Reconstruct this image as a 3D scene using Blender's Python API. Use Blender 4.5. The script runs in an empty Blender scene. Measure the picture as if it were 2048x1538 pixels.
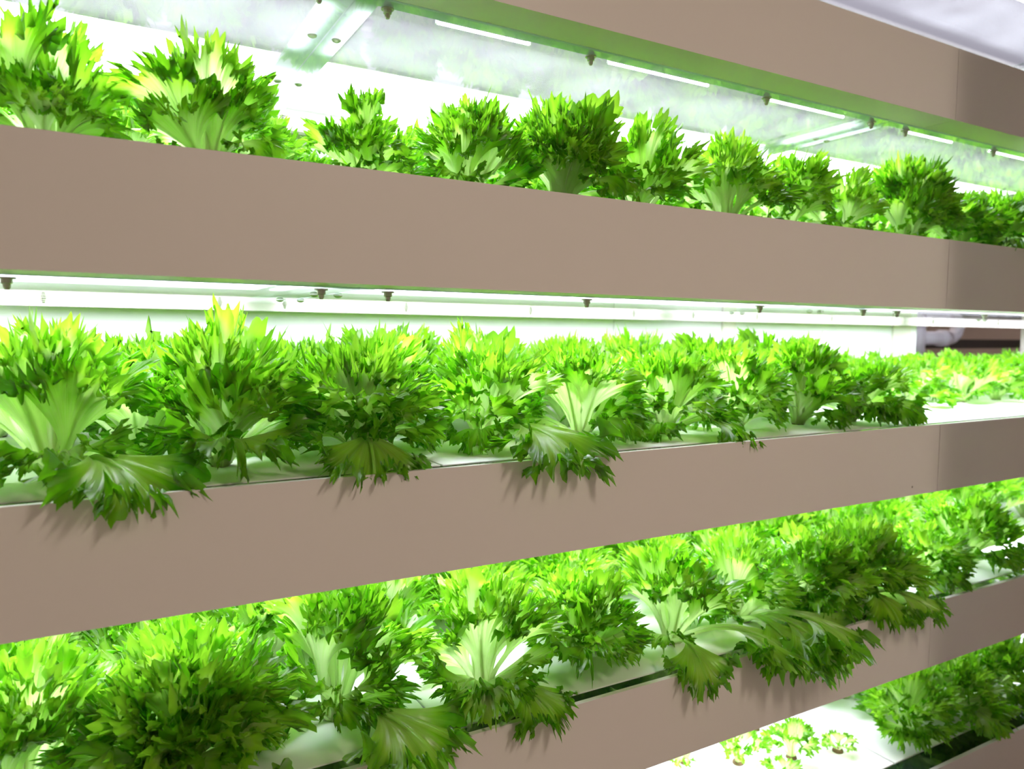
import bpy, bmesh, math, random
import numpy as np
from mathutils import Matrix, Vector, Euler
PI = math.pi
scene = bpy.context.scene
COL = scene.collection

# ------------------------------------------------------------------ camera
CZ = 1.5                                   # camera height above the floor
cam_data = bpy.data.cameras.new('camera')
cam = bpy.data.objects.new('camera', cam_data)
COL.objects.link(cam)
yaw, pitch, roll = math.radians(29.6256), math.radians(-3.9413), math.radians(0.5621)
fw = Vector((math.sin(yaw) * math.cos(pitch), math.cos(yaw) * math.cos(pitch), math.sin(pitch)))
r0 = Vector((math.cos(yaw), -math.sin(yaw), 0)); u0 = r0.cross(fw)
rt = math.cos(roll) * r0 + math.sin(roll) * u0
up = -math.sin(roll) * r0 + math.cos(roll) * u0
mw = Matrix((rt, up, -fw)).transposed().to_4x4()
mw.translation = Vector((0, -1.0641, CZ))
cam.matrix_world = mw
cam_data.sensor_width = 36.0
cam_data.lens = 36.0 * 1490.2 / 2048
cam_data.clip_start = 0.02
cam_data.dof.use_dof = True
cam_data.dof.focus_distance = 1.28
cam_data.dof.aperture_fstop = 3.6
scene.camera = cam

# ------------------------------------------------------------------ world, light, exposure
AMBIENT = 0.44
BEAM_FRONT = 9.3       # watts thrown down by each front light panel
BEAM_REAR = 2.2        # watts thrown down by each rear light panel
LED_PANEL = 8.0        # emission of the rear light panels
LED_SOFT = 0.62         # emission of the front light panels
LED_FRONT = 14.0        # emission of the front light bars
AISLE_W = 36.0
w = bpy.data.worlds.new('world'); scene.world = w
w.use_nodes = True
bg = w.node_tree.nodes['Background']
bg.inputs[0].default_value = (1.0, 0.80, 0.63, 1)
bg.inputs[1].default_value = AMBIENT
scene.cycles.max_bounces = 8; scene.cycles.diffuse_bounces = 3; scene.cycles.glossy_bounces = 3
scene.cycles.transmission_bounces = 5; scene.cycles.caustics_reflective = False; scene.cycles.caustics_refractive = False
vs = scene.view_settings
scene.display_settings.display_device = 'sRGB'
vs.view_transform = 'Standard'; vs.look = 'None'; vs.exposure = 0.0; vs.gamma = 1.0
vs.use_curve_mapping = False

# ------------------------------------------------------------------ layout (metres)
P = 0.45               # shelf spacing
T = 0.167              # height of a front panel
def top(k): return CZ + 0.2362 + k * P      # k: 1 = uppermost panel in frame, 0, -1, -2, -3
def bot(k): return top(k) - T
X0, X1 = -0.95, 4.40   # rack ends
XJ = 1.82              # joint between rack modules
YB = 0.86              # rear rail

# ------------------------------------------------------------------ materials
def mat(name, color=(.8, .8, .8), rough=.5, metal=0.0, spec=.5):
    m = bpy.data.materials.new(name); m.use_nodes = True
    b = m.node_tree.nodes['Principled BSDF']
    b.inputs['Base Color'].default_value = (*color, 1)
    b.inputs['Roughness'].default_value = rough
    b.inputs['Metallic'].default_value = metal
    b.inputs['Specular IOR Level'].default_value = spec
    return m
def N(m, t, **kw):
    n = m.node_tree.nodes.new(t)
    for k, v in kw.items(): setattr(n, k, v)
    return n
def LK(m, a, b): m.node_tree.links.new(a, b)

def noisy(name, c1, c2, scale, rough, spec=.5, stretch=(1, 1, 1), bump=0.0):
    m = mat(name, c1, rough, 0, spec)
    b = m.node_tree.nodes['Principled BSDF']
    tc = N(m, 'ShaderNodeTexCoord'); mp = N(m, 'ShaderNodeMapping')
    mp.inputs['Scale'].default_value = stretch
    nz = N(m, 'ShaderNodeTexNoise'); nz.inputs['Scale'].default_value = scale
    nz.inputs['Detail'].default_value = 5
    mx = N(m, 'ShaderNodeMix', data_type='RGBA')
    mx.inputs[6].default_value = (*c1, 1); mx.inputs[7].default_value = (*c2, 1)
    LK(m, tc.outputs['Object'], mp.inputs[0]); LK(m, mp.outputs[0], nz.inputs['Vector'])
    LK(m, nz.outputs['Fac'], mx.inputs[0]); LK(m, mx.outputs[2], b.inputs['Base Color'])
    if bump:
        bp = N(m, 'ShaderNodeBump'); bp.inputs['Strength'].default_value = bump
        bp.inputs['Distance'].default_value = .002
        LK(m, nz.outputs['Fac'], bp.inputs['Height']); LK(m, bp.outputs[0], b.inputs['Normal'])
    return m

M_panel = noisy('painted_panel', (.74, .71, .67), (.70, .67, .63), 3.0, .38, .4)
_vo = N(M_panel, 'ShaderNodeTexVoronoi'); _vo.inputs['Scale'].default_value = 4.0      # a few dirt specks
_tc = N(M_panel, 'ShaderNodeTexCoord'); LK(M_panel, _tc.outputs['Object'], _vo.inputs['Vector'])
_c1 = N(M_panel, 'ShaderNodeMath', operation='LESS_THAN'); _c1.inputs[1].default_value = .011; LK(M_panel, _vo.outputs['Distance'], _c1.inputs[0])
_pb = M_panel.node_tree.nodes['Principled BSDF']; _src = _pb.inputs['Base Color'].links[0].from_socket
_mx = N(M_panel, 'ShaderNodeMix', data_type='RGBA'); _mx.inputs[7].default_value = (.16, .14, .11, 1)
LK(M_panel, _c1.outputs[0], _mx.inputs[0]); LK(M_panel, _src, _mx.inputs[6]); LK(M_panel, _mx.outputs[2], _pb.inputs['Base Color'])
M_white = mat('white_enamel', (.84, .86, .85), .45)
M_board = noisy('foam_board', (.86, .88, .85), (.80, .83, .78), 6, .6, .3, (1, 5, 1), .15)
M_frost = mat('frosted_bar', (.86, .90, .88), .5)
_b = M_frost.node_tree.nodes['Principled BSDF']; _o = M_frost.node_tree.nodes['Material Output']
_t = N(M_frost, 'ShaderNodeBsdfTranslucent'); _t.inputs[0].default_value = (.86, .92, .90, 1)
_m = N(M_frost, 'ShaderNodeMixShader'); _m.inputs[0].default_value = .75
LK(M_frost, _b.outputs[0], _m.inputs[1]); LK(M_frost, _t.outputs[0], _m.inputs[2]); LK(M_frost, _m.outputs[0], _o.inputs[0])
M_rim = mat('pale_green_rim', (.84, .92, .88), .4)
_b = M_rim.node_tree.nodes['Principled BSDF']; _o = M_rim.node_tree.nodes['Material Output']
_t = N(M_rim, 'ShaderNodeBsdfTranslucent'); _t.inputs[0].default_value = (.84, .92, .90, 1)
_m = N(M_rim, 'ShaderNodeMixShader'); _m.inputs[0].default_value = .6
LK(M_rim, _b.outputs[0], _m.inputs[1]); LK(M_rim, _t.outputs[0], _m.inputs[2]); LK(M_rim, _m.outputs[0], _o.inputs[0])
M_reflect = mat('white_reflector', (.90, .90, .92), .55)
M_post = mat('cream_post', (.78, .75, .68), .5)
M_liner = mat('black_liner', (.02, .022, .02), .35)
M_steel = mat('dull_steel', (.50, .50, .42), .42, .6)
M_wall = noisy('brown_wall', (.58, .49, .45), (.52, .44, .41), 2, .7)
M_floor = noisy('epoxy_floor', (.34, .26, .22), (.30, .23, .20), 2, .35)
M_pipe = mat('grey_pvc', (.62, .60, .70), .4)
M_dark = mat('dark_duct', (.05, .045, .045), .6)
M_plug = noisy('sponge_plug', (.26, .17, .09), (.10, .07, .03), 120, .9, .1, (1, 1, 1), .6)

def emit(name, col, s):
    m = bpy.data.materials.new(name); m.use_nodes = True
    nt = m.node_tree; nt.nodes.clear()
    e = nt.nodes.new('ShaderNodeEmission'); o = nt.nodes.new('ShaderNodeOutputMaterial')
    e.inputs[0].default_value = (*col, 1); e.inputs[1].default_value = s
    nt.links.new(e.outputs[0], o.inputs[0]); return m
LEDC = (.97, .90, 1.05)
M_led = emit('led_diffuser', LEDC, LED_PANEL)
M_leds = emit('led_soft_panel', (.98, .85, 1.06), LED_SOFT)
M_ledf = emit('led_diffuser_front', LEDC, LED_FRONT)
M_aisle = emit('aisle_lamp_diffuser', (1.0, .83, .68), AISLE_W)

def make_acrylic():
    m = bpy.data.materials.new('clear_acrylic'); m.use_nodes = True
    nt = m.node_tree; nt.nodes.clear()
    out = nt.nodes.new('ShaderNodeOutputMaterial')
    tr = nt.nodes.new('ShaderNodeBsdfTransparent'); tr.inputs[0].default_value = (.93, .975, .955, 1)
    gl = nt.nodes.new('ShaderNodeBsdfGlossy'); gl.inputs['Roughness'].default_value = .035
    gl.inputs[0].default_value = (.95, .97, .96, 1)
    hz = nt.nodes.new('ShaderNodeBsdfTranslucent'); hz.inputs[0].default_value = (.85, .92, .90, 1)
    def mth(op, a, b=None, c=None):
        q = nt.nodes.new('ShaderNodeMath'); q.operation = op
        for i, v in enumerate((a, b, c)):
            if v is None: continue
            if isinstance(v, (int, float)): q.inputs[i].default_value = v
            else: nt.links.new(v, q.inputs[i])
        return q.outputs[0]
    lw = nt.nodes.new('ShaderNodeLayerWeight'); ge = nt.nodes.new('ShaderNodeNewGeometry')
    f5 = mth('MULTIPLY_ADD', mth('POWER', lw.outputs['Facing'], 5.0), .96, .04)       # one surface
    f2 = mth('DIVIDE', mth('MULTIPLY', f5, 2.0), mth('ADD', f5, 1.0))                  # both surfaces of the sheet
    front = mth('SUBTRACT', 1.0, ge.outputs['Backfacing'])
    fr = mth('MULTIPLY', f2, front)
    tc = nt.nodes.new('ShaderNodeTexCoord'); nz = nt.nodes.new('ShaderNodeTexNoise')
    nz.inputs['Scale'].default_value = 5; nz.inputs['Detail'].default_value = 6
    mr = nt.nodes.new('ShaderNodeMapRange')
    mr.inputs[1].default_value = .3; mr.inputs[2].default_value = .75
    mr.inputs[3].default_value = .03; mr.inputs[4].default_value = .09
    m1 = nt.nodes.new('ShaderNodeMixShader'); m2 = nt.nodes.new('ShaderNodeMixShader')
    L = nt.links.new
    L(tc.outputs['Object'], nz.inputs['Vector']); L(nz.outputs['Fac'], mr.inputs[0])
    L(mth('MULTIPLY', mr.outputs[0], front), m1.inputs[0]); L(tr.outputs[0], m1.inputs[1]); L(hz.outputs[0], m1.inputs[2])
    L(fr, m2.inputs[0]); L(m1.outputs[0], m2.inputs[1]); L(gl.outputs[0], m2.inputs[2])
    L(m2.outputs[0], out.inputs[0])
    return m
M_acrylic = make_acrylic()

def make_water():
    m = mat('dark_water', (.01, .018, .016), .06, 0, .6)
    b = m.node_tree.nodes['Principled BSDF']
    nz = N(m, 'ShaderNodeTexNoise'); nz.inputs['Scale'].default_value = 22
    tc = N(m, 'ShaderNodeTexCoord'); LK(m, tc.outputs['Object'], nz.inputs['Vector'])
    bp = N(m, 'ShaderNodeBump'); bp.inputs['Strength'].default_value = .25; bp.inputs['Distance'].default_value = .004
    LK(m, nz.outputs['Fac'], bp.inputs['Height']); LK(m, bp.outputs[0], b.inputs['Normal'])
    return m
M_water = make_water()

def make_leaf_mat():
    m = bpy.data.materials.new('lettuce_leaf'); m.use_nodes = True
    nt = m.node_tree; nt.nodes.clear(); L = nt.links.new
    n = nt.nodes.new
    out = n('ShaderNodeOutputMaterial')
    at = n('ShaderNodeAttribute'); at.attribute_name = 'green'
    uv = n('ShaderNodeUVMap'); uv.uv_map = 'UVMap'
    mp = n('ShaderNodeMapping'); mp.inputs['Scale'].default_value = (26, 2.2, 1)
    nz = n('ShaderNodeTexNoise'); nz.inputs['Scale'].default_value = 1.0; nz.inputs['Detail'].default_value = 4
    L(uv.outputs[0], mp.inputs[0]); L(mp.outputs[0], nz.inputs['Vector'])
    oi = n('ShaderNodeObjectInfo')
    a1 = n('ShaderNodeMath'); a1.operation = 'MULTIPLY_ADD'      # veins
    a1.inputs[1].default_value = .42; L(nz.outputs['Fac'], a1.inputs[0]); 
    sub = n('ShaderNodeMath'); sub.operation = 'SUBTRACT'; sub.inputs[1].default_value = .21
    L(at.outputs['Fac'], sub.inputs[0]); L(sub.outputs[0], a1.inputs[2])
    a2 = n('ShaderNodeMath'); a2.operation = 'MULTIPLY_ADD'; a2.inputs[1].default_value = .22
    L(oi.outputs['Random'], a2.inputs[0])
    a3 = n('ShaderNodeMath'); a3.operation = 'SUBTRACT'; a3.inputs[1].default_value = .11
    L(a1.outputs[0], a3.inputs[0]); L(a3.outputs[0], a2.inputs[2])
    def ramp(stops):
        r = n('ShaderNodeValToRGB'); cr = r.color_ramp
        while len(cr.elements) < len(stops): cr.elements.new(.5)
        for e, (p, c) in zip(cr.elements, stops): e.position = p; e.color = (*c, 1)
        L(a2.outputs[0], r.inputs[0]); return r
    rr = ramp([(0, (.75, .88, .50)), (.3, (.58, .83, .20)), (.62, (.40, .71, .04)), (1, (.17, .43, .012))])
    rtn = ramp([(0, (.78, .91, .52)), (.3, (.58, .88, .22)), (.62, (.42, .82, .04)), (1, (.18, .57, .008))])
    d = n('ShaderNodeBsdfDiffuse'); t = n('ShaderNodeBsdfTranslucent')
    g = n('ShaderNodeBsdfGlossy'); g.inputs['Roughness'].default_value = .32
    g.inputs[0].default_value = (1, 1, 1, 1)
    L(rr.outputs[0], d.inputs[0]); L(rtn.outputs[0], t.inputs[0])
    bp = n('ShaderNodeBump'); bp.inputs['Strength'].default_value = .35; bp.inputs['Distance'].default_value = .0015
    L(nz.outputs['Fac'], bp.inputs['Height'])
    L(bp.outputs[0], d.inputs['Normal']); L(bp.outputs[0], g.inputs['Normal'])
    m1 = n('ShaderNodeMixShader'); m1.inputs[0].default_value = .68
    L(d.outputs[0], m1.inputs[1]); L(t.outputs[0], m1.inputs[2])
    lw = n('ShaderNodeLayerWeight')
    pw = n('ShaderNodeMath'); pw.operation = 'POWER'; pw.inputs[1].default_value = 4.0; L(lw.outputs['Facing'], pw.inputs[0])
    fz = n('ShaderNodeMath'); fz.operation = 'MULTIPLY_ADD'; fz.inputs[1].default_value = .35; fz.inputs[2].default_value = .035; L(pw.outputs[0], fz.inputs[0])
    m2 = n('ShaderNodeMixShader'); L(fz.outputs[0], m2.inputs[0])
    L(m1.outputs[0], m2.inputs[1]); L(g.outputs[0], m2.inputs[2])
    L(m2.outputs[0], out.inputs[0])
    return m
M_leaf = make_leaf_mat()

# ------------------------------------------------------------------ mesh helpers
class MB:
    def __init__(s): s.v = []; s.f = []
    def box(s, x0, x1, y0, y1, z0, z1):
        b = len(s.v)
        s.v += [(x0, y0, z0), (x1, y0, z0), (x1, y1, z0), (x0, y1, z0), (x0, y0, z1), (x1, y0, z1), (x1, y1, z1), (x0, y1, z1)]
        s.f += [tuple(b + i for i in q) for q in ((0, 3, 2, 1), (4, 5, 6, 7), (0, 1, 5, 4), (1, 2, 6, 5), (2, 3, 7, 6), (3, 0, 4, 7))]
        return s
    def prof_x(s, prof, x0, x1):
        """closed (y, z) outline swept along x"""
        b = len(s.v); n = len(prof)
        s.v += [(x0, y, z) for y, z in prof] + [(x1, y, z) for y, z in prof]
        s.f += [(b + i, b + (i + 1) % n, b + n + (i + 1) % n, b + n + i) for i in range(n)]
        s.f += [tuple(b + i for i in reversed(range(n))), tuple(b + n + i for i in range(n))]
        return s
    def lathe(s, prof, c=(0, 0, 0), n=16, hexa=()):
        b = len(s.v); cx, cy, cz = c
        for j, (r, z) in enumerate(prof):
            for i in range(n):
                a = 2 * PI * i / n
                s.v.append((cx + r * math.cos(a), cy + r * math.sin(a), cz + z))
        for j in range(len(prof) - 1):
            for i in range(n):
                a, c2 = b + j * n + i, b + j * n + (i + 1) % n
                s.f.append((a, c2, c2 + n, a + n))
        s.f.append(tuple(b + i for i in reversed(range(n))))
        s.f.append(tuple(b + (len(prof) - 1) * n + i for i in range(n)))
        return s
    def tube(s, pts, r, n=14):
        b = len(s.v); pts = [Vector(p) for p in pts]; prev = None
        rr = r if isinstance(r, (list, tuple)) else [r] * len(pts)
        for i, p in enumerate(pts):
            d = (pts[min(i + 1, len(pts) - 1)] - pts[max(i - 1, 0)]).normalized()
            if prev is None:
                a = d.cross(Vector((0, 0, 1)))
                if a.length < .01: a = d.cross(Vector((1, 0, 0)))
            else: a = prev - d * prev.dot(d)
            a.normalize(); prev = a; c = d.cross(a)
            for j in range(n):
                t = 2 * PI * j / n
                s.v.append(tuple(p + rr[i] * (math.cos(t) * a + math.sin(t) * c)))
        for i in range(len(pts) - 1):
            for j in range(n):
                q = b + i * n + j; q2 = b + i * n + (j + 1) % n
                s.f.append((q, q2, q2 + n, q + n))
        s.f.append(tuple(b + j for j in reversed(range(n))))
        s.f.append(tuple(b + (len(pts) - 1) * n + j for j in range(n)))
        return s
    def mesh(s, name, m, smooth=False):
        me = bpy.data.meshes.new(name); me.from_pydata(s.v, [], s.f); me.validate(); me.update()
        bm = bmesh.new(); bm.from_mesh(me); bmesh.ops.recalc_face_normals(bm, faces=bm.faces); bm.to_mesh(me); bm.free()
        me.materials.append(m)
        if smooth:
            for p in me.polygons: p.use_smooth = True
        return me
    def build(s, name, m, parent=None, smooth=False, bevel=0):
        o = bpy.data.objects.new(name, s.mesh(name, m, smooth)); COL.objects.link(o)
        if parent: o.parent = parent
        if bevel:
            md = o.modifiers.new('bevel', 'BEVEL'); md.width = bevel; md.segments = 2; md.limit_method = 'ANGLE'
        return o
def inst(name, me, parent=None, loc=(0, 0, 0), rot=(0, 0, 0), sc=1.0):
    o = bpy.data.objects.new(name, me); COL.objects.link(o)
    if parent: o.parent = parent
    o.location = loc; o.rotation_euler = rot
    o.scale = (sc, sc, sc) if not isinstance(sc, tuple) else sc
    return o
def tag(o, label, cat, group=None, kind=None):
    o['label'] = label; o['category'] = cat
    if group: o['group'] = group
    if kind: o['kind'] = kind
    return o
def thing(name, loc, label, cat, group=None):
    o = bpy.data.objects.new(name, None); COL.objects.link(o); o.location = loc
    o.empty_display_size = .05
    return tag(o, label, cat, group)
def struct(name, mb, m):
    o = mb.build(name, m); o['kind'] = 'structure'; return o

# ------------------------------------------------------------------ the room
struct('floor', MB().box(-4, 8, -4, 5, -.1, 0), M_floor)
struct('wall_back', MB().box(-4, 8, 3.2, 3.3, 0, 3.2), M_wall)
struct('wall_right', MB().box(7.0, 7.1, -4, 3.2, 0, 3.2), M_wall)
struct('ceiling', MB().box(-4, 8, -4, 5, 3.2, 3.3), M_wall)

# ceiling lamp of the aisle behind the camera, and an added column that shades the right end of the rack
lamp = thing('unseen_ceiling_lamp', (1.2, -2.4, 3.19), 'warm ceiling lamp over the aisle in front of the rack', 'lamp')
MB().box(-.17, .17, -.62, .62, -.06, 0).build('housing', M_white, lamp)
MB().box(-.15, .15, -.60, .60, -.075, -.061).build('diffuser', M_aisle, lamp)
lamp = thing('unseen_ceiling_lamp', (4.6, 2.3, 3.19), 'added unseen lamp brightening the passage behind the open rack back at right', 'lamp')  # extra lamp added out of view to brighten the background
MB().box(-.5, .5, -.10, .10, -.06, 0).build('housing', M_white, lamp)
MB().box(-.48, .48, -.08, .08, -.075, -.061).build('diffuser', M_aisle, lamp)
struct('added_shade_column', MB().box(1.704, 2.10, -.75, -.45, 0, 3.2), M_wall)  # unseen column, added to cast the shadow edge on the front panels

# ------------------------------------------------------------------ shelves
SHELF = {2: 'shelf above the frame, only its lit underside showing at top right',
         1: 'empty-looking top shelf with sloping grey front at upper right',
         0: 'upper planted shelf whose grey front hides the lettuce stems',
         -1: 'middle planted shelf with white boards open to view',
         -2: 'third planted shelf with dark water gap along its front',
         -3: 'lowest shelf at bottom right with seedlings and dark water'}
YF = {0: .05, -1: .060, -2: .044, -3: .075}      # front edge of the planting boards
BAR_X = [-.93, .375, 1.69, 3.0, 4.32]
for k in (2, 1, 0, -1, -2, -3):
    zt, zb = top(k), bot(k)
    sh = thing('growing_shelf', (0, 0, zb), SHELF[k], 'shelf', 'stacked growing shelves')
    def prt(mb, name, m, bevel=0):
        o = mb.build(name, m, sh, bevel=bevel); o.matrix_parent_inverse = Matrix.Translation((0, 0, -zb)); return o
    t = .0025
    for a, b in ((X0, XJ - .0008), (XJ + .0008, X1)):
        prof = [(0, zt), (0, zb), (.0795, zb), (.0795, zb + t), (t, zb + t), (t, zt - t), (.010, zt - t), (.010, zt)]
        prt(MB().prof_x(prof, a, b), 'front_panel', M_panel)
    # water channel: liner floor, upstand behind the front panel, rear upstand
    lin = MB().box(X0, X1, .0030, YB - .01, zt - .075, zt - .070)
    lin.box(X0, X1, .0030, .0060, zt - .070, zt - .006).box(X0, X1, YB - .015, YB - .01, zt - .070, zt - .004)
    prt(lin, 'channel_liner', M_liner)
    prt(MB().box(X0, X1, .0032, YB - .002, zb + .055, zb + .060), 'lamp_ceiling', M_white)
    prt(MB().box(X0, X1, YB, YB + .03, zb - .020, zt + .004), 'rear_rail', M_post)
    for x in BAR_X:
        prt(MB().box(x - .042, x + .042, .104, YB - .003, zb + .001, zb + .008), 'support_bar', M_frost)
    wt = MB().box(X0 + .01, X1 - .01, .0065, YF.get(k, .06) - .001, zt - .069, zt - .0075).build('nutrient_water', M_water)
    tag(wt, {2: 'water in the channel of the shelf above the frame', 1: 'water in the channel of the top shelf',
             0: 'water under the boards of the upper planted shelf', -1: 'thin dark strip of water in front of the middle shelf boards',
             -2: 'dark glinting water in the gap along the third shelf front',
             -3: 'black water along the front of the lowest shelf'}[k], 'water', None, 'stuff')

# bolt: washer, nut, domed stud, hanging below the acrylic
bolt_me = MB().lathe([(.0105, 0), (.0105, -.0016), (.0068, -.0018), (.0068, -.0075), (.0048, -.0085), (.0045, -.0125), (.0028, -.0155)], n=12).mesh('bolt', M_steel, False)
screw_me = MB().lathe([(.0085, 0), (.0078, -.0022), (.005, -.0042), (.002, -.005)], n=14).mesh('screw', M_steel, True)
SHNAME = {2: 'the top shelf', 1: 'the upper planted shelf', 0: 'the middle shelf', -1: 'the third shelf', -2: 'the lowest shelf'}
SECT = ['left end', 'between the crossbars', 'right of the crossbars', 'far right end']
F_BOLT = {0: [-.52, -.09, .32], 1: [.43, .828, 1.295, 1.655], 2: [1.79, 2.19, 2.60, 2.95], 3: [3.1, 3.6, 4.1]}
R_BOLT = {0: [-.42, -.08, .27], 1: [.42, .735, 1.12, 1.50], 2: [1.75, 2.05, 2.45, 2.9], 3: [3.1, 3.6, 4.1]}
for k in (2, 1, 0, -1, -2):
    zb = bot(k) - .0005
    for i in range(4):
        a, b = BAR_X[i] + .0015, BAR_X[i + 1] - .0015
        cv = thing('acrylic_cover', ((a + b) / 2, .08, zb), 'clear acrylic sheet under the lamps of %s, %s' % (SHNAME[k], SECT[i]), 'acrylic sheet', 'acrylic lamp covers')
        o = MB().box(a, b, .08, .825, zb - .003, zb).build('sheet', M_acrylic, cv); o.matrix_parent_inverse = Matrix.Translation(cv.location).inverted()
        o = MB().box(a, b, .0815, .113, zb + .0006, zb + .0022).build('rim', M_rim, cv); o.matrix_parent_inverse = Matrix.Translation(cv.location).inverted()
        for x in F_BOLT[i]: inst('bolt', bolt_me, cv, (x - cv.location.x, .107 - .08, -.003))
        for x in R_BOLT[i]: inst('bolt', bolt_me, cv, (x - cv.location.x, .80 - .08, -.003), sc=.8)
        for x in (a + .020, b - .020):
            for y in (.275, .55): inst('screw', screw_me, cv, (x - cv.location.x, y - .08, -.003))
    # light bars
    zl = bot(k) + .055; zt_ = bot(k) + .0285
    def bar(x0, x1, y, wd, m, label):
        o = thing('light_bar', ((x0 + x1) / 2, y, zt_), label, 'light', 'light bars over ' + SHNAME[k])
        h = (x1 - x0) / 2; q = MB()
        MB().tube([(-h + .012, 0, -.010), (h - .012, 0, -.010)], wd / 2, 12).build('tube', m, o, True)
        for sx in (-1, 1):
            MB().box(sx * (h - .012) - .003, sx * (h - .012) + .003, -.0015, .0015, -.012, 0).build('clip', M_white, o)
    for j, (a, b) in enumerate(((-.45, -.14), (.02, .30), (.53, .74), (.90, 1.19), (1.36, 1.64), (1.86, 2.10), (2.26, 2.52), (2.7, 2.9))):
        bar(a, b, .165, .006, M_ledf, 'short light tube over the front of %s, %s from the left' % (SHNAME[k], ['first', 'second', 'third', 'fourth', 'fifth', 'sixth', 'seventh', 'eighth'][j]))
    for i in range(4):
        for y0, y1, m, pw, nm in ((.125, .484, M_leds, BEAM_FRONT, 'nearer'), (.492, .845, M_led, BEAM_REAR, 'farther')):
            a, b = BAR_X[i] + .012, BAR_X[i + 1] - .012
            o = thing('grow_light', ((a + b) / 2, (y0 + y1) / 2, zl), 'flat light panel over %s, %s, %s of two' % (SHNAME[k], SECT[i], nm), 'light', 'light panels over ' + SHNAME[k])
            h, q = (b - a) / 2, (y1 - y0) / 2
            MB().box(-h, h, -q, q, -.022, -.0005).build('housing', M_white, o)
            MB().box(-h + .005, h - .005, -q + .004, q - .004, -.0255, -.0222).build('diffuser', m, o)
            ld = bpy.data.lights.new('led_beam', 'AREA'); ld.shape = 'RECTANGLE'; ld.size = 2 * h - .02; ld.size_y = 2 * q - .02 - (.12 if y0 < .2 else 0)
            ld.energy = pw * (.35 if k == -2 and i >= 2 else 1.0); ld.color = LEDC; ld.spread = math.radians(110)
            lo = bpy.data.objects.new('led_beam', ld); COL.objects.link(lo); lo.parent = o; lo.location = (0, -.05 if y0 < .2 else 0, -.0262)

# raft boards
BN = ['at the left', 'from the middle to the joint', 'right of the joint', 'at the far right']
for k in (0, -1, -2, -3):
    yf = YF[k]
    for i, (a, b) in enumerate(((X0 + .02, .505), (.508, XJ - .003), (XJ + .003, 3.1), (3.103, X1 - .02))):
        nm = {0: 'the upper planted shelf', -1: 'the middle shelf', -2: 'the third shelf', -3: 'the lowest shelf'}[k]
        o = MB().box(a, b, yf, YB - .02, top(k) - .0295, top(k) - .006).build('raft_board', M_board, bevel=.002)
        tag(o, 'white foam planting board floating on %s, %s' % (nm, BN[i]), 'board', 'planting boards')

# posts and reflector panels at the back
for x0, x1, lab in ((1.985, 2.05, 'cream rack post at the back, between the two white panels'),
                    (2.98, 3.10, 'wide cream rack post at the back, beside the opening with pipes'),
                    (4.09, 4.17, 'white rack post at the back, right of the dark opening')):
    o = MB().box(x0, x1, .895, .945, 0, 2.95).build('rack_post', M_post, bevel=.003); tag(o, lab, 'post', 'rear rack posts')
for x0, x1, lab in ((X0, 1.50, 'long glowing white reflector panel behind the lettuces, left'),
                    (1.503, 1.984, 'narrow white reflector panel just left of the first cream post'),
                    (2.051, 2.979, 'white reflector panel between the two cream posts')):
    o = MB().box(x0, x1, .905, .912, .25, 2.9).build('reflector_panel', M_reflect); tag(o, lab, 'panel', 'white reflector panels')

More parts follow.
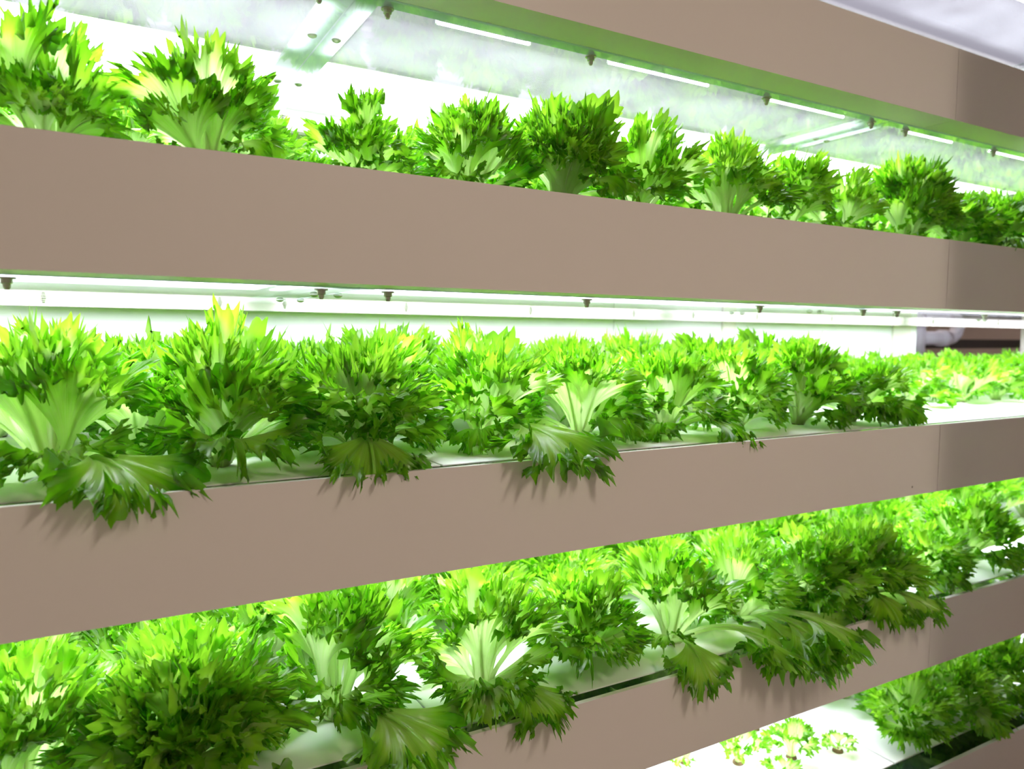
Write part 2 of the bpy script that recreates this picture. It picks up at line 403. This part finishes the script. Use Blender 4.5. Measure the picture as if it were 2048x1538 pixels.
# ------------------------------------------------------------------ lettuce leaves
def sstep(a, b, x):
    t = np.clip((x - a) / (b - a), 0, 1); return t * t * (3 - 2 * t)
def leaf_mesh(seed, L=.21, A=60, ts=.42, bend0=0., bend1=40., bp=1.3, cup=.8, ruf=1.0, nl=46, w0=.013, nteeth=138, twist=0., rad=.70, cut=(.09, .24), gadd=0.):
    rs = np.random.RandomState(seed)
    A = math.radians(A)
    NT = nteeth; NCOL = NT * 4 + 1
    s = np.linspace(-1, 1, NCOL)
    # lobes
    bd = np.sort(np.linspace(-1, 1, nl + 1) + rs.uniform(-.3, .3, nl + 1) / nl); bd[0] = -1.001; bd[-1] = 1.001
    idx = np.clip(np.searchsorted(bd, s, side='right') - 1, 0, nl - 1)
    ul = (s - bd[idx]) / (bd[idx + 1] - bd[idx])
    ld = rs.uniform(*cut, nl)[idx]; lb = np.interp(np.linspace(-1, 1, nl), np.linspace(-1, 1, 8), rs.uniform(.86, 1.10, 8)); lh = (lb * rs.uniform(.90, 1.05, nl))[idx]; lz = rs.uniform(-1, 1, nl)[idx]; lx = rs.uniform(-1, 1, nl)[idx]
    lobe = lh * (1 - ld * np.abs(2 * ul - 1) ** 1.25)
    # teeth
    tooth = np.zeros(NCOL)
    td = rs.uniform(.015, .10, NT + 1); nd = rs.uniform(.0, .04, NT + 1)
    for i in range(NCOL):
        q, r = divmod(i, 4); 
        tooth[i] = {0: -nd[min(q, NT)], 1: td[q % NT] * .25, 2: td[q % NT], 3: td[q % NT] * .35}[r]
    tz = np.repeat(rs.uniform(-1, 1, NT + 1), 4)[:NCOL]; tz = .5 * (tz + np.roll(tz, 2))
    tx = np.repeat(rs.uniform(-1, 1, NT + 1), 4)[:NCOL]
    rho = lobe + tooth
    Rm = rad * L * (1 - .22 * s ** 2)
    ph = rs.uniform(0, 2 * PI, 8)
    k1, k2, k3 = rs.uniform(1.2, 2.2), rs.uniform(3.2, 4.8), rs.uniform(9, 13)
    y0 = ts * L
    stalk_t = [0, .25, .5, .75]
    taus = [0, .10, .22, .34, .46, .57, .66, .74, .81, .86, .90, .94, .97, 1.0]
    rows = []; greens = []; tvals = []
    for t in stalk_t:
        wv = w0 * (1.15 - .55 * t + .35 * t * t)
        rows.append((s * wv, np.full(NCOL, t * y0), -.55 * wv * (1 - s ** 2) * 1.2)); greens.append(np.full(NCOL, .02 + .10 * t)); tvals.append(t * ts)
    wj = w0 * .95
    for ta in taus:
        fac = 1 + (lobe - 1) * sstep(.76, 1.0, ta) + tooth * sstep(.90, 1.0, ta)
        ang = A * s * (.42 + .58 * ta ** .85)
        rr = Rm * ta * fac
        x = s * wj * (1 - .3 * ta) + rr * np.sin(ang)
        y = y0 + rr * np.cos(ang) - .04 * L * np.abs(s) ** 2 * ta
        z = -.66 * wj * (1 - s ** 2) * (1 - ta) ** 1.5
        f1 = np.sin(2 * PI * k1 * s + ph[0]); f2 = np.sin(2 * PI * k2 * s + ph[1] + 1.2 * f1); f3 = np.sin(2 * PI * k3 * s + ph[2] + 1.5 * f2)
        rz = ruf * L * (.075 * ta ** 1.8 * f1 + .060 * ta ** 4 * f2 + .032 * ta ** 7 * f3 + .070 * ta ** 8 * lz * (1 - np.abs(2 * ul - 1)))
        rz = rz + ruf * L * .045 * ta ** 8 * tz * np.maximum(tooth, 0) / .15
        z = z + rz + cup * (x ** 2) / L * 1.6
        cx = ruf * L * (.06 * ta ** 4 * np.cos(2 * PI * k2 * s + ph[3]) + .022 * ta ** 7 * np.cos(2 * PI * k3 * s + ph[4]) + .012 * ta ** 9 * tx + .03 * ta ** 7 * lx * (1 - np.abs(2 * ul - 1)))
        x = x + cx * np.cos(ang); y = y - cx * np.sin(ang)
        # margins curl back
        y = y - ruf * .05 * L * ta ** 5 * (f2 ** 2)
        rows.append((x, y, z)); tvals.append(ts + (1 - ts) * ta)
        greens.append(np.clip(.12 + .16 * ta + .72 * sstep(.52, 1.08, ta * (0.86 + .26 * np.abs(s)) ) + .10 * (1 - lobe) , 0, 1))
    X = np.concatenate([r[0] for r in rows]); Y = np.concatenate([r[1] for r in rows]); Z = np.concatenate([r[2] for r in rows])
    G = np.concatenate(greens); TV = np.repeat(tvals, NCOL); SV = np.tile(s, len(rows))
    # fleshy midrib under the leaf
    nr = 9; rv = []
    for t in np.linspace(0.0, .80, nr):
        yy = t * L; rdi = .0027 * (1 - .9 * t) * (L / .21) + .0005
        zc = -.62 * w0 * max(0, 1 - t / .75)
        for j in range(6):
            a = 2 * PI * j / 6; rv.append((rdi * 1.25 * math.cos(a), yy, zc + rdi * math.sin(a)))
    nv = len(X); rv = np.array(rv)
    X = np.concatenate([X, rv[:, 0]]); Y = np.concatenate([Y, rv[:, 1]]); Z = np.concatenate([Z, rv[:, 2]])
    G = np.concatenate([G, np.full(len(rv), .06)]); TV = np.concatenate([TV, rv[:, 1] / L]); SV = np.concatenate([SV, np.zeros(len(rv))])
    if twist:
        a = math.radians(twist) * np.clip(Y / L, 0, 1.2) ** 2
        X, Z = X * np.cos(a) - Z * np.sin(a), X * np.sin(a) + Z * np.cos(a)
    # bend along the centre line
    n = 160; yy = np.linspace(-.1 * L, 1.45 * L, n)
    th = np.radians(bend0 + bend1 * np.clip(yy / L, 0, 1.3) ** bp)
    dy = yy[1] - yy[0]
    cy = np.concatenate([[0], np.cumsum(np.sin((th[1:] + th[:-1]) / 2) * dy)]); cz = np.concatenate([[0], np.cumsum(np.cos((th[1:] + th[:-1]) / 2) * dy)])
    cy -= np.interp(0, yy, cy); cz -= np.interp(0, yy, cz)
    T_ = np.interp(Y, yy, th)
    PY = np.interp(Y, yy, cy) - Z * np.cos(T_); PZ = np.interp(Y, yy, cz) + Z * np.sin(T_)
    V = np.stack([X, PY, PZ], 1)
    faces = []
    nrow = len(rows)
    for i in range(nrow - 1):
        for j in range(NCOL - 1):
            a = i * NCOL + j; faces.append((a, a + 1, a + 1 + NCOL, a + NCOL))
    for i in range(nr - 1):
        for j in range(6):
            a = nv + i * 6 + j; b = nv + i * 6 + (j + 1) % 6; faces.append((a, b, b + 6, a + 6))
    me = bpy.data.meshes.new('leaf'); me.from_pydata(V.tolist(), [], faces); me.update()
    for p in me.polygons: p.use_smooth = True
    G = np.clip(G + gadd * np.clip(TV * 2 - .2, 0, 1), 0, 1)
    ga = me.attributes.new('green', 'FLOAT', 'POINT'); ga.data.foreach_set('value', G.astype(np.float32))
    uvl = me.uv_layers.new(name='UVMap')
    li = np.zeros(len(me.loops), dtype=np.int32); me.loops.foreach_get('vertex_index', li)
    uvl.data.foreach_set('uv', np.stack([SV[li], TV[li]], 1).astype(np.float32).ravel())
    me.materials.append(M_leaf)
    return me

rnd = random.Random(7)
LEAF = {'U': [], 'M': [], 'D': [], 'S': [], 'H': []}
for i in range(9):
    LEAF['U'].append(leaf_mesh(100 + i, L=rnd.uniform(.205, .225), A=rnd.uniform(34, 50), ts=rnd.uniform(.24, .36), bend0=-4, bend1=rnd.uniform(8, 42), cup=rnd.uniform(.3, 1.3), ruf=rnd.uniform(.8, 1.15), twist=rnd.uniform(-35, 35)))
    LEAF['M'].append(leaf_mesh(200 + i, L=rnd.uniform(.195, .215), A=rnd.uniform(40, 58), ts=rnd.uniform(.22, .34), bend0=-4, bend1=rnd.uniform(50, 92), cup=rnd.uniform(.2, .9), ruf=rnd.uniform(.85, 1.2), twist=rnd.uniform(-30, 30)))
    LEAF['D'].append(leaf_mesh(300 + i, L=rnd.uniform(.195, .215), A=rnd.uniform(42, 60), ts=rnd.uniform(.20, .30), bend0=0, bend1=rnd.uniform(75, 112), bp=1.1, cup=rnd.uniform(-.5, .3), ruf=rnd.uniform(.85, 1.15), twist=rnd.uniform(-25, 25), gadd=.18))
for i in range(5):
    LEAF['S'].append(leaf_mesh(400 + i, L=.21, A=rnd.uniform(30, 40), ts=.30, bend0=0, bend1=rnd.uniform(40, 85), cup=.5, ruf=.55, nl=7, nteeth=20, rad=.62, w0=.012))

for i in range(6):      # long outer leaves that arch out and hang down
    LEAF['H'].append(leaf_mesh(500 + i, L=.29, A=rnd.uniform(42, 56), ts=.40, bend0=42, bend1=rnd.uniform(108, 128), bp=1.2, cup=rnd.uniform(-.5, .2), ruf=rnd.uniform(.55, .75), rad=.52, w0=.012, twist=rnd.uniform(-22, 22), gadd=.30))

plug_me = MB().lathe([(.0125, -.012), (.0145, .001), (.0135, .0055), (.009, .008), (.003, .0085)], n=14).mesh('root_plug', M_plug, True)

def lettuce(x, y, z, seed, label, rec=((4, 'U', 2, 12, .85, 1.04), (5, 'M', 12, 30, .80, 1.0), (3, 'D', 24, 42, .70, .92)), extra=(), size=1.0, group=None, name='lettuce'):
    """rec rows: count, leaf kind, tilt range in degrees, scale range; extra rows: azimuth, kind, index, tilt, scale, roll"""
    g = random.Random(seed)
    o = thing(name, (x, y, z), label, 'lettuce', group)
    inst('root_plug', plug_me, o, (0, 0, 0))
    az = g.uniform(0, 2 * PI)
    for n, kind, t0, t1, s0, s1 in rec:
        for i in range(n):
            az += 2.39996 + g.uniform(-.25, .25)
            ti = math.radians(g.uniform(t0, t1)); sc = g.uniform(s0, s1) * size
            inst('leaf', g.choice(LEAF[kind]), o, (.006 * -math.sin(az) * size, .006 * math.cos(az) * size, .004), (-ti, math.radians(g.uniform(-14, 14)), az), (sc * g.choice((-1, 1)) if False else sc, sc, sc))
    for a, kind, i, ti, sc, ro in extra:
        if kind == 'H': ti, sc = ti + 8, sc * 1.16
        # azimuth 0 = towards the camera side (-y), positive = to the right (+x)
        az = math.radians(180 + a)
        inst('leaf', LEAF[kind][i], o, (.006 * -math.sin(az), .006 * math.cos(az), .004), (-math.radians(ti), math.radians(ro), az), sc)
    return o

# ------------------------------------------------------------------ beyond the open back at the right
struct('trim_2', MB().box(3.10, 3.145, .90, .94, 0, 2.95), M_reflect)
pz = CZ - .004
o = thing('drain_pipe', (4.26, 1.6, 0), 'grey plastic drain pipe with an elbow behind the right-hand opening', 'pipe')
q = Matrix.Translation(o.location).inverted()
def pp(mb, nm, m=M_pipe):
    c = mb.build(nm, m, o, True); c.matrix_parent_inverse = q
pp(MB().tube([(4.26, 1.6, .0), (4.26, 1.6, 2.6)], .042, 18), 'riser')
pp(MB().tube([(4.26, 1.6, pz - .085), (4.26, 1.6, pz + .085)], .054, 18), 'tee_socket')
el = [(4.26, 1.6, pz)] + [(4.60 + .09 * math.sin(a), 1.6, pz + .09 - .09 * math.cos(a)) for a in np.linspace(0, PI / 2, 9)] + [(4.69, 1.6, pz + .5)]
pp(MB().tube(el, .040, 18), 'branch')
pp(MB().tube([(4.50, 1.6, pz), (4.57, 1.6, pz)], .050, 18), 'collar')
o = MB().box(4.8, 6.9, 1.88, 1.98, CZ - .075, CZ - .012).build('air_duct', M_dark, bevel=.004)
tag(o, 'dark horizontal duct seen through the opening at right', 'duct')
o = MB().box(4.55, 4.60, 1.9, 1.95, 0, 2.7).build('wall_bracket', M_dark); tag(o, 'dark upright bracket behind the grey pipe elbow', 'bracket')

# ------------------------------------------------------------------ the planting
FULL = ((3, 'U', 3, 14, .92, 1.08), (4, 'M', 14, 32, .88, 1.06), (3, 'D', 26, 44, .78, 1.0))
OPEN = ((3, 'U', 6, 18, .94, 1.10), (3, 'M', 16, 34, .90, 1.06), (2, 'D', 28, 44, .75, .95))
LOW = ((2, 'U', 6, 16, .66, .84), (4, 'M', 16, 36, .74, .92), (3, 'D', 26, 46, .70, .90))
TALL = ((4, 'U', 2, 14, 1.02, 1.18), (4, 'M', 14, 30, .90, 1.05), (2, 'D', 24, 40, .75, .92))
DENSE = ((6, 'U', 2, 16, .86, 1.05), (7, 'M', 12, 36, .80, 1.0), (4, 'D', 22, 44, .72, .95))
BACK = ((5, 'U', 3, 20, .86, 1.06), (5, 'M', 14, 36, .84, 1.02), (1, 'D', 26, 42, .70, .90))
def front(k, rows, group):
    for x, y, rec, extra, size, label in rows:
        lettuce(x, y, top(k) - .006, int(1000 + 97 * k + 1000 * abs(x) + 31 * len(label)), label, rec, extra, size, group)
# upper planted shelf, stems hidden behind the front
front(0, (
    (-.22, .17, LOW, (), .9, 'frilly lettuce cut off by the left edge of the upper shelf'),
    (-.045, .165, LOW, ((20, 'U', 1, 3, .96, 0), (-60, 'U', 3, 14, .9, 10), (80, 'M', 2, 20, .8, 0)), .84, 'lettuce with one tall pale leaf at the far left of the upper shelf'),
    (.165, .16, LOW, ((-10, 'U', 2, 14, .92, 0), (60, 'U', 4, 24, .80, 0), (-75, 'M', 3, 16, .95, 0), (-20, 'M', 5, 40, .7, 20)), .82, 'lettuce with a broad pale fan leaf facing out near the upper left'),
    (.41, .17, LOW, ((40, 'U', 0, 4, .82, 0), (0, 'D', 2, 20, .70, 0)), .80, 'short lettuce with one pale upright leaf under the left crossbar'),
    (.61, .17, FULL, ((-30, 'U', 5, 8, .92, 0),), .82, 'medium yellow-green lettuce just left of the largest one on the upper shelf'),
    (.80, .165, TALL, ((-60, 'U', 6, 16, 1.0, 0), (-30, 'U', 7, 32, .9, 0), (40, 'U', 2, 20, .95, 0), (10, 'M', 1, 34, .9, 0), (-18, 'D', 3, 24, .95, 0), (22, 'D', 6, 28, .9, 0)), .95, 'tall dark-edged lettuce, the largest in the centre of the upper shelf'),
    (1.00, .17, FULL, ((10, 'U', 4, 6, 1.06, 0), (-10, 'D', 4, 20, .8, 0)), .86, 'lettuce with a slim tall curled leaf right of the largest upper one'),
    (1.24, .165, FULL, ((20, 'U', 1, 6, 1.05, 0), (0, 'M', 6, 30, .85, 0)), .95, 'lettuce with dark lower leaves below the third front bolt of the upper shelf'),
    (1.44, .17, FULL, ((-10, 'D', 3, 24, .85, 0),), .88, 'dark-fringed lettuce just left of the dip in the upper row'),
    (1.63, .17, LOW, ((10, 'U', 3, 10, .8, 0),), .85, 'low lettuce with one pale spoon-shaped leaf in the upper row'),
    (1.90, .165, TALL, ((-20, 'U', 0, 4, 1.15, 0), (10, 'U', 5, 10, 1.1, 0), (-15, 'D', 1, 24, .9, 0), (18, 'D', 4, 28, .9, 0)), .96, 'tall bright lettuce near the right end of the upper row'),
    (2.13, .17, DENSE, ((-10, 'D', 5, 30, .9, 0),), .9, 'dark bushy lettuce beside the right edge of the upper shelf'),
    (2.34, .15, DENSE, ((-25, 'H', 1, 0, .9, 0), (-50, 'H', 3, 0, .9, 0)), .92, 'dark lettuce spilling over the front at the right edge of the upper shelf'),
), 'front row lettuces of the upper shelf')
front(-1, (
    (-.27, .20, OPEN, (), 1, 'frilly lettuce cut off by the left edge of the middle shelf'),
    (-.048, .20, OPEN, ((27, 'H', 0, 2, .93, 0), (10, 'D', 1, 36, .9, 0), (-70, 'D', 7, 30, 1.0, 0), (10, 'U', 2, 8, 1.1, 0)), 1.04, 'lettuce with long bare pale stalks and a leaf over the edge at left'),
    (.182, .215, OPEN, ((10, 'U', 6, 10, 1.22, 0), (-6, 'U', 3, 20, 1.05, 0), (15, 'M', 2, 34, .98, 0), (4, 'D', 2, 38, 1.12, 0), (35, 'M', 7, 30, 1.05, 0)), 1.0, 'tall dark-leaved lettuce standing foremost on the middle shelf'),
    (.42, .205, DENSE, ((-30, 'M', 4, 34, 1.08, 0), (-14, 'H', 3, 0, .88, 0), (10, 'M', 8, 40, 1.0, 0), (-25, 'U', 1, 22, .98, 0)), 1.0, 'dense dark frilly lettuce right of the tallest one on the middle shelf'),
    (.67, .235, OPEN, ((-35, 'D', 5, 34, 1.0, 0), (8, 'H', 4, 2, 1.08, 0), (5, 'U', 8, 22, .9, 0), (-60, 'S', 0, 30, .8, 0)), .98, 'lettuce with a ragged leaf hanging over the edge at mid shelf'),
    (.89, .21, OPEN, ((10, 'D', 6, 30, .9, 0), (35, 'D', 2, 30, .85, 0)), .95, 'lettuce with cupped pale lower leaf near the centre of the middle shelf'),
    (1.115, .20, FULL, ((-15, 'D', 7, 32, .92, 0), (20, 'H', 5, 0, .78, 0)), .92, 'lettuce with two dark drooping leaves right of the middle shelf centre'),
    (1.33, .20, OPEN, ((-20, 'D', 3, 34, 1.0, 0), (10, 'M', 0, 24, .9, 0)), .90, 'lettuce below the first cream back post on the middle shelf'),
    (1.535, .19, TALL, ((0, 'D', 8, 30, 1.05, 0), (-5, 'U', 7, 6, 1.08, 0), (15, 'M', 3, 34, .85, 0)), .93, 'tall pale lettuce second from the gap at the right of the middle shelf'),
    (1.72, .18, LOW, ((10, 'D', 6, 34, 1.0, 0), (25, 'M', 5, 32, .9, 0), (-15, 'D', 0, 30, .9, 0)), .95, 'small dark-fringed lettuce standing beside the gap on the middle shelf'),
), 'front row lettuces of the middle shelf')
front(-2, (
    (-.10, .16, OPEN, ((15, 'U', 5, 20, 1.0, 0),), 1, 'lettuce with a thick pale stalk at the bottom left corner'),
    (.115, .145, DENSE, ((-25, 'M', 1, 44, 1.12, 0), (0, 'U', 2, 30, 1.12, 0), (25, 'M', 4, 42, 1.1, 0), (10, 'H', 2, -6, .85, 0), (-30, 'H', 4, -6, .85, 0), (45, 'M', 0, 36, 1.1, 0), (-8, 'M', 7, 52, 1.0, 0), (-48, 'U', 4, 34, 1.0, 0), (38, 'U', 8, 30, 1.05, 0), (-58, 'M', 3, 46, 1.1, 0), (-50, 'M', 6, 58, 1.1, 0), (-35, 'U', 1, 42, 1.1, 0)), 1.02, 'big dark green lettuce in the lower left foreground'),
    (.355, .175, OPEN, ((22, 'H', 0, 0, .95, 0), (-20, 'D', 4, 30, .95, 0), (60, 'M', 5, 36, 1.05, 0), (55, 'U', 6, 22, 1.15, 0)), 1.08, 'lettuce with long glossy pale stalks right of the dark foreground one'),
    (.627, .145, OPEN, ((-25, 'M', 3, 46, .95, 0), (20, 'H', 1, 0, .72, 0), (0, 'D', 3, 40, .9, 0), (50, 'S', 1, 44, .9, 0)), 1.02, 'lettuce with star-like open base above the dark gap, lower centre'),
    (.86, .165, DENSE, ((-10, 'D', 5, 34, 1.05, 0), (10, 'M', 6, 40, .9, 0)), .9, 'bushy low lettuce between two open-based ones on the third shelf'),
    (1.089, .14, OPEN, ((-18, 'H', 2, 0, .72, 0), (42, 'H', 3, 0, .95, 0)), 1.0, 'lettuce with splayed pale stalks and bare white board below'),
    (1.323, .165, OPEN, ((-16, 'H', 4, 6, .98, 0), (4, 'H', 5, 4, 1.0, 0), (22, 'H', 0, 4, 1.04, 0), (0, 'M', 2, 40, .95, 0)), .98, 'lettuce with leaves hanging far over the third shelf front'),
    (1.53, .15, DENSE, ((0, 'M', 8, 40, 1.0, 0), (-25, 'D', 2, 36, 1.0, 0), (20, 'U', 0, 24, 1.0, 0)), .95, 'dark bushy lettuce right of the hanging leaves on the third shelf'),
    (1.70, .13, DENSE, ((0, 'M', 1, 36, 1.05, 0), (15, 'H', 1, 0, .78, 0), (-25, 'H', 3, 0, .78, 0), (30, 'M', 3, 40, 1.0, 0), (0, 'U', 6, 22, 1.05, 0)), .98, 'darkest bushy lettuce at the right part of the third shelf'),
    (2.01, .15, LOW, ((10, 'D', 1, 30, .9, 0), (-20, 'M', 2, 30, .95, 0)), .95, 'lettuce just right of the gap on the third shelf'),
    (2.23, .15, FULL, ((0, 'D', 4, 34, .95, 0),), .95, 'lettuce at the right edge of the third shelf'),
), 'front row lettuces of the third shelf')
ORD = ['first', 'second', 'third', 'fourth', 'fifth', 'sixth', 'seventh', 'eighth', 'ninth', 'tenth', 'eleventh', 'twelfth', 'thirteenth', 'fourteenth', 'fifteenth', 'sixteenth', 'seventeenth', 'eighteenth', 'nineteenth', 'twentieth']
jit = random.Random(11)
for k, nm in ((0, 'upper'), (-1, 'middle'), (-2, 'third')):
    for row, y in ((2, .385), (3, .57), (4, .745)):
        n = 0
        for i in range(22):
            x = -.28 + .228 * i + (.114 if row % 2 == 0 else 0) + jit.uniform(-.02, .02)
            if x > 2.04 * (y + 1.064) + .12: break
            sec = x > 1.85
            if k == -1 and abs(x - 1.86) < .13: continue
            rec, size = BACK, jit.uniform(.92, 1.04)
            if k == -1 and sec: rec, size = LOW, .98
            if k == 0: size *= .86
            lettuce(x, y + jit.uniform(-.015, .015), top(k) - .006, 5000 + 300 * k + 40 * row + i,
                    '%s lettuce in the %s row back on the %s shelf, %s from the left' % ('low rounded' if rec is LOW else 'bright frilly', ORD[row - 1], nm, ORD[n]), rec, (), size, '%s row lettuces of the %s shelf' % (ORD[row - 1], nm))
            n += 1
# lowest shelf: seedlings on bare board, then grown plants right of the joint
SEED = ((2, 'U', 14, 30, .9, 1.1), (3, 'M', 22, 45, .85, 1.1))
for x, y, sz, label in ((1.735, .185, .30, 'tiny dark seedling with three small leaves beside the board joint'),
                        (1.60, .225, .52, 'largest pale green seedling in the middle of the bare white board'),
                        (1.625, .375, .42, 'small seedling half hidden under the front board, behind the largest one'),
                        (1.455, .275, .46, 'pale seedling with spiky leaves at the bottom edge, left of centre'),
                        (1.335, .345, .42, 'seedling at the lower edge just right of the third shelf front'),
                        (1.50, .165, .32, 'small seedling between two larger ones at the bottom edge')):
    lettuce(x, y, top(-3) - .006, int(x * 1000), label, ((3, 'S', 18, 42, .9, 1.15), (3, 'M', 20, 48, .8, 1.0)) if sz < .35 else SEED, (), sz, 'seedlings on the lowest shelf', 'lettuce_seedling')
front(-3, (
    (1.985, .15, FULL, ((-60, 'D', 2, 34, .9, 0), (-20, 'D', 5, 36, .9, 0), (-80, 'M', 4, 30, .9, 0)), .92, 'grown lettuce nearest the board joint on the lowest shelf'),
    (2.20, .16, DENSE, ((-10, 'D', 6, 32, 1.0, 0),), 1, 'dark grown lettuce second from the joint on the lowest shelf'),
    (2.42, .16, DENSE, ((0, 'D', 1, 34, 1.0, 0),), 1, 'darkest grown lettuce at the lower right edge'),
    (2.02, .375, FULL, ((-80, 'M', 1, 36, .9, 0),), .95, 'grown lettuce behind the one nearest the joint on the lowest shelf'),
    (2.26, .38, FULL, (), 1, 'grown lettuce in the second row of the lowest shelf, right'),
    (2.12, .58, FULL, (), 1, 'grown lettuce in the third row of the lowest shelf'),
), 'grown lettuces on the lowest shelf')
